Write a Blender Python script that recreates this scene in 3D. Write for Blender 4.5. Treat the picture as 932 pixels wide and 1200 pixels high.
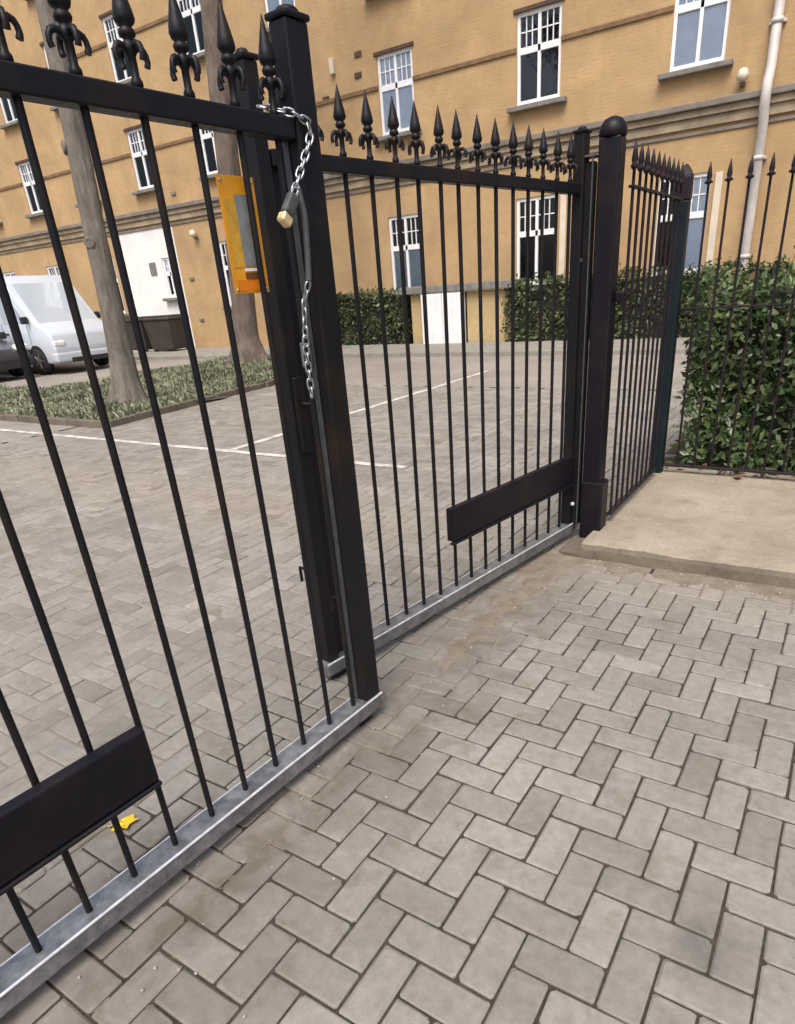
import bpy, bmesh, math, random
from mathutils import Matrix, Vector
R = math.radians
rnd = random.Random(7)
for o in list(bpy.data.objects): bpy.data.objects.remove(o)
S = bpy.context.scene
COL = S.collection

# ------------------------------------------------------------------ camera, sky, sun, exposure
cam = bpy.data.cameras.new('camera'); camo = bpy.data.objects.new('camera', cam); COL.objects.link(camo)
S.camera = camo
cr, cu, cb = (0.8433, 0.53312, -0.06799), (-0.18262, 0.40323, 0.89669), (0.50546, -0.74376, 0.43741)
camo.matrix_world = Matrix(((cr[0], cu[0], cb[0], 0), (cr[1], cu[1], cb[1], 0), (cr[2], cu[2], cb[2], 1.5), (0, 0, 0, 1)))
cam.sensor_fit = 'HORIZONTAL'; cam.sensor_width = 36; cam.lens = 754 / 932 * 36
cam.shift_x = -17.5 / 932; cam.shift_y = 104 / 932
cam.clip_start = 0.05; cam.clip_end = 600
W = bpy.data.worlds.new('World'); S.world = W; W.use_nodes = True
nt = W.node_tree; sky = nt.nodes.new('ShaderNodeTexSky'); sky.sky_type = 'NISHITA'; sky.sun_disc = False
SUN_EL, SUN_AZ = R(58), R(160)            # azimuth clockwise from +Y
sky.sun_elevation = SUN_EL; sky.sun_rotation = SUN_AZ
sky.air_density = 1.0; sky.dust_density = 7.0; sky.ozone_density = 0.8
bg = nt.nodes['Background']; bg.inputs[1].default_value = 0.15
nt.links.new(sky.outputs[0], bg.inputs[0])
sl = bpy.data.lights.new('sun', 'SUN'); so = bpy.data.objects.new('sun', sl); COL.objects.link(so)
sl.energy = 1.5; sl.angle = R(30); sl.color = (1, 0.985, 0.95)
sd = Vector((math.sin(SUN_AZ) * math.cos(SUN_EL), math.cos(SUN_AZ) * math.cos(SUN_EL), math.sin(SUN_EL)))
so.rotation_euler = sd.to_track_quat('Z', 'Y').to_euler(); so.location = (4, -8, 14)
S.view_settings.view_transform = 'Standard'; S.view_settings.look = 'None'
S.view_settings.exposure = 0.5; S.view_settings.gamma = 1; S.view_settings.use_curve_mapping = False

def in_view(p, m=0.0):
    q = Vector(p) - Vector((0, 0, 1.5)); x = q.dot(Vector(cr)); y = q.dot(Vector(cu)); z = -q.dot(Vector(cb))
    if z < 0.1: return False
    u = 483.5 + 754 * x / z; v = 704 - 754 * y / z
    return -m < u < 932 + m and -m < v < 1200 + m

# ------------------------------------------------------------------ materials
def srgb(r, g, b):
    f = lambda c: ((c / 255 + 0.055) / 1.055) ** 2.4 if c > 10 else c / 255 / 12.92
    return (f(r), f(g), f(b), 1)
class NT:
    def __init__(s, name):
        s.m = bpy.data.materials.new(name); s.m.use_nodes = True; s.t = s.m.node_tree
        s.p = s.t.nodes['Principled BSDF']
    def n(s, kind, **kw):
        o = s.t.nodes.new('ShaderNode' + kind)
        for k, v in kw.items():
            if k in o.inputs.keys(): o.inputs[k].default_value = v
            else: setattr(o, k, v)
        return o
    def l(s, a, b): s.t.links.new(a, b)
    def noise(s, scale, detail=4, rough=0.55, vec=None, dist=0):
        o = s.n('TexNoise'); o.inputs['Scale'].default_value = scale; o.inputs['Detail'].default_value = detail
        o.inputs['Roughness'].default_value = rough; o.inputs['Distortion'].default_value = dist
        if vec is not None: s.l(vec, o.inputs['Vector'])
        return o.outputs['Fac']
    def ramp(s, fac, stops):
        o = s.n('ValToRGB'); e = o.color_ramp.elements
        while len(e) < len(stops): e.new(0.5)
        for i, (p, c) in enumerate(stops):
            e[i].position = p; e[i].color = c if isinstance(c, tuple) else (c, c, c, 1)
        s.l(fac, o.inputs[0]); return o.outputs[0]
    def mix(s, fac, a, b, mode='MIX'):
        o = s.n('MixRGB', blend_type=mode)
        for i, v in ((0, fac), (1, a), (2, b)):
            if isinstance(v, (int, float)): o.inputs[i].default_value = v if i == 0 else (v, v, v, 1)
            elif isinstance(v, tuple): o.inputs[i].default_value = v
            else: s.l(v, o.inputs[i])
        return o.outputs[0]
    def pos(s): return s.n('NewGeometry').outputs['Position']
    def bump(s, h, strength=0.3, dist=0.01):
        o = s.n('Bump'); o.inputs['Strength'].default_value = strength; o.inputs['Distance'].default_value = dist
        s.l(h, o.inputs['Height']); s.l(o.outputs[0], s.p.inputs['Normal'])
    def set(s, rough=None, metal=None, spec=None, col=None):
        if rough is not None: s.p.inputs['Roughness'].default_value = rough
        if metal is not None: s.p.inputs['Metallic'].default_value = metal
        if spec is not None: s.p.inputs['Specular IOR Level'].default_value = spec
        if col is not None:
            if isinstance(col, tuple): s.p.inputs['Base Color'].default_value = col
            else: s.l(col, s.p.inputs['Base Color'])
        return s.m
def simple(name, c, rough=0.5, metal=0, vary=0.25, scale=6, bump=0, spec=0.5):
    k = NT(name); n = k.noise(scale, 5, 0.6, k.pos())
    lo = tuple(v * (1 - vary) for v in c[:3]) + (1,); hi = tuple(min(1, v * (1 + vary)) for v in c[:3]) + (1,)
    col = k.ramp(n, [(0.3, lo), (0.7, hi)])
    if bump: k.bump(k.noise(scale * 12, 3, 0.6, k.pos()), bump, 0.005)
    return k.set(rough, metal, spec, col)

def black_paint(name, c=(0.008, 0.008, 0.011, 1), c2=(0.02, 0.013, 0.009, 1)):
    k = NT(name); p = k.pos()
    n = k.noise(5, 5, 0.65, p); n2 = k.noise(60, 4, 0.7, p)
    col = k.mix(k.ramp(n, [(0.48, 0.0), (0.72, 1.0)]), c, c2)
    dust = k.ramp(n2, [(0.6, 0.0), (0.8, 0.35)])
    col = k.mix(dust, col, (0.05, 0.045, 0.04, 1))
    k.l(k.ramp(n2, [(0.3, 0.34), (0.75, 0.6)]), k.p.inputs['Roughness'])
    k.bump(n2, 0.12, 0.002)
    return k.set(None, 0, 0.2, col)
M = {}
M['black'] = black_paint('black_gate_paint')
M['blackb'] = black_paint('black_post_paint', (0.007, 0.006, 0.010, 1), (0.016, 0.011, 0.012, 1))
M['teal'] = black_paint('dark_teal_paint', (0.006, 0.013, 0.018, 1), (0.012, 0.016, 0.022, 1))
M['fencep'] = black_paint('fence_bar_paint', (0.015, 0.012, 0.018, 1), (0.035, 0.016, 0.012, 1))
def sky_grey():  # black bottom rail made grey: its sky reflection put into the colour
    k = NT('sky_grey_metal'); p = k.pos(); n = k.noise(22, 5, 0.7, p); n2 = k.noise(4, 4, 0.6, p)
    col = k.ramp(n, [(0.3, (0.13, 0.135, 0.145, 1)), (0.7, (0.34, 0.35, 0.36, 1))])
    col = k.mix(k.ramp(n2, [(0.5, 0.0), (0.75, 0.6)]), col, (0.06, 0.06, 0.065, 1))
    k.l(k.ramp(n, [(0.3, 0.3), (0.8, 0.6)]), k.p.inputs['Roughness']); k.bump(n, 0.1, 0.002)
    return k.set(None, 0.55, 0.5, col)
M['sky_grey'] = sky_grey()
M['steel'] = simple('chain_steel', (0.42, 0.43, 0.46, 1), 0.32, 0.85, 0.3, 90)
M['bright'] = simple('edge_highlight', (0.72, 0.73, 0.75, 1), 0.35, 0.5, 0.25, 30)  # pale colour for the painted highlights on the bottom rails
M['brass'] = simple('worn_brass', (0.70, 0.55, 0.30, 1), 0.35, 0.35, 0.2, 60)
M['sleeve'] = simple('rubber_sleeve', (0.055, 0.058, 0.062, 1), 0.6, 0, 0.3, 40)
M['knob'] = simple('pale_plastic', (0.6, 0.6, 0.58, 1), 0.4)

def paver_nodes(k, randsock):
    p = k.pos()
    n1 = k.noise(1.6, 4, 0.6, p); n2 = k.noise(28, 5, 0.75, p); n3 = k.noise(260, 3, 0.7, p); n4 = k.noise(7, 4, 0.65, p, 0.6)
    tone = k.ramp(randsock, [(0.0, (0.195, 0.181, 0.160, 1)), (0.25, (0.228, 0.213, 0.190, 1)), (0.75, (0.247, 0.232, 0.209, 1)), (1.0, (0.273, 0.255, 0.226, 1))])
    big = k.ramp(n1, [(0.32, 0.82), (0.68, 1.12)])
    col = k.mix(1.0, tone, big, 'MULTIPLY')
    col = k.mix(1.0, col, k.ramp(n2, [(0.3, 0.78), (0.7, 1.16)]), 'MULTIPLY')
    col = k.mix(k.ramp(n3, [(0.6, 0.0), (0.78, 0.35)]), col, (0.36, 0.33, 0.3, 1))
    col = k.mix(k.ramp(n3, [(0.2, 0.5), (0.38, 0.0)]), col, (0.06, 0.05, 0.045, 1))
    # green-brown algae and silt, patchy
    col = k.mix(k.ramp(n4, [(0.54, 0.0), (0.74, 0.55)]), col, (0.135, 0.112, 0.075, 1))
    # silt trodden along the gate line (grid x about -1.3)
    sx = k.n('SeparateXYZ'); k.l(p, sx.inputs[0])
    def band(sock, c, w0, w1):
        a = k.n('Math', operation='SUBTRACT'); k.l(sock, a.inputs[0]); a.inputs[1].default_value = c
        b = k.n('Math', operation='ABSOLUTE'); k.l(a.outputs[0], b.inputs[0])
        mr = k.n('MapRange'); k.l(b.outputs[0], mr.inputs[0]); mr.inputs[1].default_value = w0; mr.inputs[2].default_value = w1
        mr.inputs[3].default_value = 1; mr.inputs[4].default_value = 0; return mr.outputs[0]
    g = k.mix(1.0, band(sx.outputs[0], -1.22, 0.05, 0.42), k.ramp(n4, [(0.3, 0.15), (0.65, 1.0)]), 'MULTIPLY')
    col = k.mix(k.mix(1.0, g, 0.75, 'MULTIPLY'), col, (0.105, 0.085, 0.066, 1))
    kb = k.mix(1.0, band(sx.outputs[1], 3.5, 0.05, 0.7), k.ramp(n2, [(0.35, 0.2), (0.65, 1.0)]), 'MULTIPLY')
    col = k.mix(k.mix(1.0, kb, 0.6, 'MULTIPLY'), col, (0.30, 0.265, 0.205, 1))
    # old oil stain
    d = k.n('VectorMath', operation='DISTANCE'); k.l(p, d.inputs[0]); d.inputs[1].default_value = (-0.02, 1.20, 0)
    st = k.n('Math', operation='ADD'); k.l(d.outputs['Value'], st.inputs[0]); k.l(k.mix(1.0, n4, 0.25, 'MULTIPLY'), st.inputs[1])
    col = k.mix(k.ramp(st.outputs[0], [(0.15, 0.42), (0.27, 0.0)]), col, (0.045, 0.04, 0.037, 1))
    k.bump(k.mix(0.45, n3, n2), 0.35, 0.004)
    k.l(k.ramp(n2, [(0.3, 0.62), (0.7, 0.9)]), k.p.inputs['Roughness'])
    return k.set(None, 0, 0.35, col)
k = NT('concrete_paver'); M['paver'] = paver_nodes(k, k.n('ObjectInfo').outputs['Random'])
k = NT('concrete_paver_mass'); M['paverm'] = paver_nodes(k, k.n('NewGeometry').outputs['Random Per Island'])
def sandm():
    k = NT('joint_sand'); p = k.pos(); n = k.noise(40, 5, 0.7, p); n2 = k.noise(300, 3, 0.7, p)
    col = k.ramp(n, [(0.3, (0.03, 0.025, 0.02, 1)), (0.7, (0.075, 0.062, 0.047, 1))])
    col = k.mix(k.ramp(n2, [(0.62, 0.0), (0.75, 0.5)]), col, (0.22, 0.2, 0.17, 1))
    k.bump(n2, 0.5, 0.004); return k.set(0.95, 0, 0.2, col)
M['sand'] = sandm()
def siltm():
    k = NT('silt_film'); p = k.pos(); n = k.noise(9, 5, 0.7, p); n2 = k.noise(180, 4, 0.75, p)
    col = k.ramp(n, [(0.3, (0.13, 0.107, 0.082, 1)), (0.7, (0.235, 0.205, 0.165, 1))])
    col = k.mix(k.ramp(n2, [(0.6, 0.0), (0.75, 0.5)]), col, (0.38, 0.35, 0.3, 1))
    k.bump(n2, 0.5, 0.004); return k.set(0.95, 0, 0.2, col)
M['silt'] = siltm()
def drysand():
    k = NT('pale_joint_sand'); p = k.pos(); n = k.noise(3, 5, 0.7, p); n2 = k.noise(160, 4, 0.75, p)
    col = k.ramp(n, [(0.3, (0.15, 0.13, 0.108, 1)), (0.7, (0.26, 0.235, 0.205, 1))])
    k.bump(n2, 0.4, 0.004); return k.set(0.95, 0, 0.2, col)
M['drysand'] = drysand()
def yardm():
    k = NT('far_paving'); p = k.pos(); n = k.noise(0.7, 5, 0.6, p); n2 = k.noise(12, 5, 0.7, p)
    br = k.n('TexBrick'); mp = k.n('Mapping'); k.l(p, mp.inputs[0]); k.l(mp.outputs[0], br.inputs[0])
    br.inputs['Scale'].default_value = 1.0; br.inputs['Brick Width'].default_value = 0.204; br.inputs['Row Height'].default_value = 0.102
    br.inputs['Mortar Size'].default_value = 0.006
    br.inputs['Color1'].default_value = (0.28, 0.256, 0.229, 1); br.inputs['Color2'].default_value = (0.255, 0.232, 0.207, 1); br.inputs['Mortar'].default_value = (0.17, 0.15, 0.13, 1)
    col = k.mix(1.0, br.outputs[0], k.ramp(n, [(0.3, 0.82), (0.7, 1.15)]), 'MULTIPLY')
    col = k.mix(1.0, col, k.ramp(n2, [(0.3, 0.85), (0.7, 1.12)]), 'MULTIPLY')
    return k.set(0.85, 0, 0.3, col)
M['yard'] = yardm()
def concm(name, a, b, dirt):
    k = NT(name); p = k.pos(); n = k.noise(2.2, 5, 0.65, p, 0.5); n2 = k.noise(45, 5, 0.75, p); n3 = k.noise(240, 3, 0.7, p)
    col = k.ramp(n, [(0.3, a), (0.7, b)])
    col = k.mix(1.0, col, k.ramp(n2, [(0.3, 0.78), (0.7, 1.12)]), 'MULTIPLY')
    col = k.mix(k.ramp(k.noise(5, 5, 0.7, p), [(0.52, 0.0), (0.72, 0.6)]), col, dirt)
    col = k.mix(k.ramp(n3, [(0.64, 0.0), (0.76, 0.5)]), col, (0.09, 0.075, 0.06, 1))
    k.bump(k.mix(0.5, n2, n3), 0.45, 0.006); return k.set(0.9, 0, 0.25, col)
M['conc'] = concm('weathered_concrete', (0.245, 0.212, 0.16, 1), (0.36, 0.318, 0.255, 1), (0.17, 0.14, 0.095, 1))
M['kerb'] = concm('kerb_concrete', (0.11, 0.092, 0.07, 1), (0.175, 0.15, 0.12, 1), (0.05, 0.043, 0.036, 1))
M['pathc'] = concm('path_concrete', (0.22, 0.21, 0.18, 1), (0.29, 0.28, 0.245, 1), (0.15, 0.14, 0.11, 1))
def linem():
    k = NT('worn_line_paint'); p = k.pos(); n = k.noise(6, 6, 0.75, p)
    return k.set(0.7, 0, 0.3, k.ramp(n, [(0.38, (0.3, 0.275, 0.245, 1)), (0.6, (0.64, 0.62, 0.58, 1))]))
M['line'] = linem()
M['soil'] = concm('soil', (0.05, 0.04, 0.028, 1), (0.085, 0.068, 0.045, 1), (0.1, 0.05, 0.03, 1))
M['earth'] = concm('ground_earth', (0.10, 0.10, 0.07, 1), (0.14, 0.13, 0.1, 1), (0.07, 0.08, 0.04, 1))

def brickm(name, c1, c2, mort, dirt):
    k = NT(name); p = k.pos(); sx = k.n('SeparateXYZ'); k.l(p, sx.inputs[0])
    ad = k.n('Math', operation='ADD'); k.l(sx.outputs[0], ad.inputs[0]); k.l(sx.outputs[1], ad.inputs[1])
    cb_ = k.n('CombineXYZ'); k.l(ad.outputs[0], cb_.inputs[0]); k.l(sx.outputs[2], cb_.inputs[1])
    br = k.n('TexBrick'); k.l(cb_.outputs[0], br.inputs[0]); br.inputs['Scale'].default_value = 1
    br.inputs['Brick Width'].default_value = 0.225; br.inputs['Row Height'].default_value = 0.075; br.inputs['Mortar Size'].default_value = 0.008
    br.inputs['Color1'].default_value = c1; br.inputs['Color2'].default_value = c2; br.inputs['Mortar'].default_value = mort
    br.inputs['Bias'].default_value = -0.1
    n = k.noise(0.8, 5, 0.6, p, 0.4); n2 = k.noise(6, 4, 0.7, p)
    col = k.mix(1.0, br.outputs[0], k.ramp(n, [(0.3, 0.8), (0.7, 1.12)]), 'MULTIPLY')
    col = k.mix(k.ramp(n2, [(0.5, 0.0), (0.78, 0.6)]), col, dirt)
    mps = k.n('Mapping'); k.l(p, mps.inputs[0]); mps.inputs['Scale'].default_value = (3.2, 3.2, 0.16)
    stk = k.noise(1.0, 5, 0.7, mps.outputs[0]); col = k.mix(k.ramp(stk, [(0.52, 0.0), (0.75, 0.4)]), col, dirt)
    iv = k.n('Math', operation='SUBTRACT'); iv.inputs[0].default_value = 1; k.l(br.outputs['Fac'], iv.inputs[1])
    k.bump(iv.outputs[0], 0.35, 0.01); return k.set(0.88, 0, 0.25, col)
M['brick'] = brickm('yellow_stock_brick', (0.45, 0.298, 0.148, 1), (0.405, 0.277, 0.15, 1), (0.40, 0.295, 0.18, 1), (0.33, 0.215, 0.105, 1))
M['brick2'] = brickm('pale_yellow_brick', (0.46, 0.34, 0.16, 1), (0.42, 0.31, 0.16, 1), (0.4, 0.33, 0.22, 1), (0.33, 0.24, 0.12, 1))
M['white'] = simple('white_gloss_paint', (0.74, 0.75, 0.77, 1), 0.35, 0, 0.06, 3)
M['render'] = simple('white_render', (0.72, 0.71, 0.70, 1), 0.8, 0, 0.08, 1.5)
M['cream'] = simple('cream_paint', (0.60, 0.52, 0.42, 1), 0.6, 0, 0.1, 3)
M['stone'] = simple('sill_stone', (0.17, 0.165, 0.15, 1), 0.8, 0, 0.3, 5, 0.2)
M['cornice'] = simple('weathered_cornice', (0.29, 0.235, 0.165, 1), 0.85, 0, 0.35, 2.2, 0.2)
M['cornice2'] = simple('cornice_lead', (0.18, 0.155, 0.13, 1), 0.7, 0, 0.3, 3, 0.1)
M['lintel'] = simple('brown_brick_lintel', (0.075, 0.045, 0.033, 1), 0.85, 0, 0.3, 6, 0.2)
M['string'] = simple('dark_string_course', (0.17, 0.105, 0.055, 1), 0.85, 0, 0.35, 4, 0.2)
M['room'] = simple('dim_room', (0.035, 0.035, 0.04, 1), 0.9)
M['blind'] = simple('pale_blind', (0.66, 0.73, 0.82, 1), 0.8, 0, 0.1, 3)
M['blind2'] = simple('grey_net', (0.36, 0.43, 0.46, 1), 0.8, 0, 0.15, 3)
M['pipe'] = simple('pale_grey_pipe', (0.50, 0.47, 0.45, 1), 0.5, 0, 0.2, 2)
M['slate'] = simple('roof_slate', (0.06, 0.06, 0.07, 1), 0.6, 0, 0.3, 4)
def glassm(name, tint, gl):
    k = NT(name); t = k.t; t.nodes.remove(k.p)
    tr = k.n('BsdfTransparent'); tr.inputs[0].default_value = tint; g = k.n('BsdfGlossy'); g.inputs['Roughness'].default_value = 0.03
    g.inputs[0].default_value = (0.9, 0.95, 1, 1); lw = k.n('LayerWeight'); lw.inputs[0].default_value = gl
    mx = k.n('MixShader'); k.l(lw.outputs['Fresnel'], mx.inputs[0]); k.l(tr.outputs[0], mx.inputs[1]); k.l(g.outputs[0], mx.inputs[2])
    k.l(mx.outputs[0], t.nodes['Material Output'].inputs[0]); return k.m
M['glass'] = glassm('window_glass', (0.95, 0.97, 1.0, 1), 0.3)
k = NT('vehicle_glass'); M['cglass'] = k.set(0.04, 0.0, 1.0, (0.40, 0.46, 0.52, 1)); k.p.inputs['Coat Weight'].default_value = 1
M['carw'] = simple('silver_car_paint', (0.53, 0.58, 0.65, 1), 0.22, 0.15, 0.04, 1); 
M['card'] = simple('dark_car_paint', (0.05, 0.05, 0.06, 1), 0.22, 0.2, 0.1, 1)
M['rubber'] = simple('tyre_rubber', (0.015, 0.015, 0.015, 1), 0.8)
M['rim'] = simple('alloy_rim', (0.4, 0.4, 0.42, 1), 0.3, 0.8, 0.1)
M['lamp'] = simple('lamp_lens', (0.7, 0.7, 0.68, 1), 0.1)
M['trimb'] = simple('black_trim', (0.02, 0.02, 0.022, 1), 0.5)
M['bin'] = simple('dark_bin_plastic', (0.042, 0.036, 0.03, 1), 0.55, 0, 0.3, 3)
M['orange'] = simple('orange_sign_enamel', (0.70, 0.30, 0.012, 1), 0.4, 0, 0.12, 18)
M['orange2'] = simple('faded_yellow_panel', (0.52, 0.29, 0.03, 1), 0.45, 0, 0.22, 25)
M['orange3'] = simple('deep_orange_print', (0.66, 0.19, 0.006, 1), 0.4, 0, 0.1, 20)
M['sgrey'] = simple('sign_grey_print', (0.20, 0.21, 0.21, 1), 0.45, 0, 0.2, 30)
M['sdark'] = simple('sign_brown_print', (0.16, 0.06, 0.012, 1), 0.45, 0, 0.3, 40)
def barkm(name, a, b):
    k = NT(name); p = k.pos(); mp = k.n('Mapping'); k.l(p, mp.inputs[0]); mp.inputs['Scale'].default_value = (1, 1, 0.22)
    n = k.noise(14, 6, 0.7, mp.outputs[0], 0.8); n2 = k.noise(2.5, 4, 0.6, p)
    col = k.mix(1.0, k.ramp(n, [(0.3, a), (0.7, b)]), k.ramp(n2, [(0.3, 0.75), (0.7, 1.2)]), 'MULTIPLY')
    k.bump(n, 0.8, 0.03); return k.set(0.92, 0, 0.2, col)
M['bark'] = barkm('grey_brown_bark', (0.125, 0.110, 0.092, 1), (0.215, 0.195, 0.168, 1))
M['bark2'] = barkm('brown_bark', (0.115, 0.09, 0.075, 1), (0.20, 0.165, 0.14, 1))
def leafm(name, stops, rough=0.45, trans=0.25):
    k = NT(name); g = k.n('NewGeometry'); col = k.ramp(g.outputs['Random Per Island'], stops)
    n = k.noise(1.3, 3, 0.6, g.outputs['Position']); col = k.mix(1.0, col, k.ramp(n, [(0.3, 0.65), (0.7, 1.3)]), 'MULTIPLY')
    k.set(rough, 0, 0.4, col)
    tl = k.n('BsdfTranslucent'); k.l(col, tl.inputs[0]); mx = k.n('MixShader'); mx.inputs[0].default_value = trans
    k.l(k.p.outputs[0], mx.inputs[1]); k.l(tl.outputs[0], mx.inputs[2]); k.l(mx.outputs[0], k.t.nodes['Material Output'].inputs[0])
    return k.m
M['hleaf'] = leafm('hedge_leaf', [(0, (0.028, 0.056, 0.022, 1)), (0.4, (0.066, 0.115, 0.042, 1)), (0.8, (0.125, 0.18, 0.07, 1)), (0.97, (0.21, 0.235, 0.115, 1)), (1, (0.16, 0.10, 0.05, 1))], 0.32)
M['hleaf2'] = leafm('far_hedge_leaf', [(0, (0.03, 0.046, 0.02, 1)), (0.6, (0.075, 0.105, 0.042, 1)), (1, (0.17, 0.18, 0.08, 1))], 0.45)
M['cover'] = leafm('ground_cover_leaf', [(0, (0.13, 0.15, 0.09, 1)), (0.6, (0.22, 0.24, 0.155, 1)), (1, (0.34, 0.34, 0.24, 1))], 0.6)
M['tleaf'] = leafm('tree_leaf', [(0, (0.04, 0.06, 0.02, 1)), (1, (0.10, 0.11, 0.04, 1))])
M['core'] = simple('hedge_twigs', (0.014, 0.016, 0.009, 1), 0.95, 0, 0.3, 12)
M['yleaf'] = simple('yellow_leaf', (0.75, 0.5, 0.02, 1), 0.5, 0, 0.15, 60)
M['bleaf'] = simple('brown_leaf', (0.14, 0.065, 0.04, 1), 0.7, 0, 0.3, 60)
M['pebble'] = simple('pale_grit', (0.36, 0.33, 0.28, 1), 0.85, 0, 0.3, 60)

# ------------------------------------------------------------------ mesh helpers
class MB:
    def __init__(s): s.v = []; s.f = []; s.sm = []
    def add(s, vs, fs, smooth=False):
        b = len(s.v); s.v += [tuple(v) for v in vs]; s.f += [tuple(b + i for i in f) for f in fs]; s.sm += [smooth] * len(fs); return s
    def box(s, c, d, bev=0.0, rot=None):
        x, y, z = d[0] / 2, d[1] / 2, d[2] / 2
        if bev <= 0:
            vs = [(sx * x, sy * y, sz * z) for sz in (-1, 1) for sx, sy in ((-1, -1), (1, -1), (1, 1), (-1, 1))]
            fs = [(3, 2, 1, 0), (4, 5, 6, 7), (0, 1, 5, 4), (1, 2, 6, 5), (2, 3, 7, 6), (3, 0, 4, 7)]
        else:
            b = min(bev, x * .9, y * .9, z * .9)
            bm = bmesh.new(); bmesh.ops.create_cube(bm, size=1)
            for v in bm.verts: v.co = Vector((v.co.x * 2 * x, v.co.y * 2 * y, v.co.z * 2 * z))
            bmesh.ops.bevel(bm, geom=list(bm.edges), offset=b, segments=2 if bev > 0.004 else 1, profile=0.5, affect='EDGES')
            bm.verts.index_update(); vs = [v.co.copy() for v in bm.verts]; fs = [tuple(v.index for v in f.verts) for f in bm.faces]; bm.free()
        vs = [Vector(v) for v in vs]
        if rot is not None: vs = [rot @ v for v in vs]
        return s.add([v + Vector(c) for v in vs], fs)
    def tube(s, pts, rad, n=8, cap=True, smooth=True, seed=None, rough=0):
        pts = [Vector(p) for p in pts]; rr = rad if isinstance(rad, (list, tuple)) else [rad] * len(pts)
        vs, fs = [], []; ref = None; rg = random.Random(seed)
        for i, p in enumerate(pts):
            t = (pts[min(i + 1, len(pts) - 1)] - pts[max(i - 1, 0)]).normalized()
            if ref is None: ref = Vector((1, 0, 0)) if abs(t.x) < 0.9 else Vector((0, 1, 0))
            a = (ref - t * ref.dot(t)).normalized(); ref = a; b = t.cross(a)
            for j in range(n):
                q = rr[i] * (1 + (rg.uniform(-rough, rough) if rough else 0))
                vs.append(p + a * math.cos(2 * math.pi * j / n) * q + b * math.sin(2 * math.pi * j / n) * q)
        for i in range(len(pts) - 1):
            for j in range(n): fs.append((i * n + j, i * n + (j + 1) % n, (i + 1) * n + (j + 1) % n, (i + 1) * n + j))
        s.add(vs, fs, smooth)
        if cap: s.add(vs[:n], [tuple(reversed(range(n)))]); s.add(vs[-n:], [tuple(range(n))])
        return s
    def lathe(s, prof, c=(0, 0, 0), n=12, smooth=True, sx=1, sy=1, ph=0):
        vs, fs = [], []
        for r, z in prof:
            for j in range(n):
                a = 2 * math.pi * (j + ph) / n; vs.append((c[0] + r * math.cos(a) * sx, c[1] + r * math.sin(a) * sy, c[2] + z))
        for i in range(len(prof) - 1):
            for j in range(n): fs.append((i * n + j, i * n + (j + 1) % n, (i + 1) * n + (j + 1) % n, (i + 1) * n + j))
        fs.append(tuple(reversed(range(n)))); fs.append(tuple((len(prof) - 1) * n + j for j in range(n)))
        return s.add(vs, fs, smooth)
    def quad(s, a, b, c, d): return s.add([a, b, c, d], [(0, 1, 2, 3)])
    def mesh(s, name, mat):
        m = bpy.data.meshes.new(name); m.from_pydata(s.v, [], s.f); m.materials.append(mat)
        if any(s.sm): m.polygons.foreach_set('use_smooth', s.sm)
        m.update(); return m
    def build(s, name, mat, parent=None, loc=(0, 0, 0)):
        return put(name, s.mesh(name, mat), parent, loc)
def put(name, mesh, parent=None, loc=(0, 0, 0), rz=0):
    o = bpy.data.objects.new(name, mesh); COL.objects.link(o); o.location = loc; o.rotation_euler = (0, 0, rz)
    if parent is not None: o.parent = parent
    return o
def tag(o, label=None, cat=None, group=None, kind=None):
    if label: o['label'] = label
    if cat: o['category'] = cat
    if group: o['group'] = group
    if kind: o['kind'] = kind
    return o
def thing(name, loc, label, cat, group=None, rz=0):
    o = bpy.data.objects.new(name, None); COL.objects.link(o); o.location = loc; o.rotation_euler = (0, 0, rz); o.empty_display_size = 0.2
    return tag(o, label, cat, group)
def extrude_profile(prof, y0, y1, bev=0.03):
    bm = bmesh.new(); vs = [bm.verts.new((x, y0, z)) for x, z in prof]; f = bm.faces.new(vs)
    r = bmesh.ops.extrude_face_region(bm, geom=[f]); bmesh.ops.translate(bm, vec=(0, y1 - y0, 0), verts=[g for g in r['geom'] if isinstance(g, bmesh.types.BMVert)])
    bmesh.ops.recalc_face_normals(bm, faces=bm.faces)
    if bev: bmesh.ops.bevel(bm, geom=list(bm.edges), offset=bev, segments=3, profile=0.5, affect='EDGES', clamp_overlap=True)
    return bm
def bmput(bm, name, mat, parent=None, smooth=True):
    m = bpy.data.meshes.new(name); bm.to_mesh(m); bm.free(); m.materials.append(mat)
    if smooth: m.polygons.foreach_set('use_smooth', [True] * len(m.polygons))
    return put(name, m, parent)

# ------------------------------------------------------------------ ground
def sheet(name, x0, x1, y0, y1, z, mat, kind='structure', label=None):
    o = MB().quad((x0, y0, z), (x1, y0, z), (x1, y1, z), (x0, y1, z)).build(name, mat); return tag(o, label, kind=kind)
sheet('ground', -250, 250, -250, 250, -0.06, M['earth'])
PX0, PX1, PY0, PY1 = -9.4, 4.2, -2.6, 9.6       # laid with single pavers
paving = MB().quad((PX0, PY0, -0.0075), (PX1, PY0, -0.0075), (PX1, PY1, -0.0075), (PX0, PY1, -0.0075)).build('paving', M['sand'])
tag(paving, 'grey concrete block paving laid in herringbone', kind='structure')
yd = MB()
for (a, b, c, d) in ((-45, PX0, -2.2, 20), (PX0, PX1, PY1, 20), (PX1, 12, PY1, 20)): yd.quad((a, c, -0.003), (b, c, -0.003), (b, d, -0.003), (a, d, -0.003))
tag(yd.build('courtyard', M['yard']), 'beige paved courtyard inside the gates', kind='structure')

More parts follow.
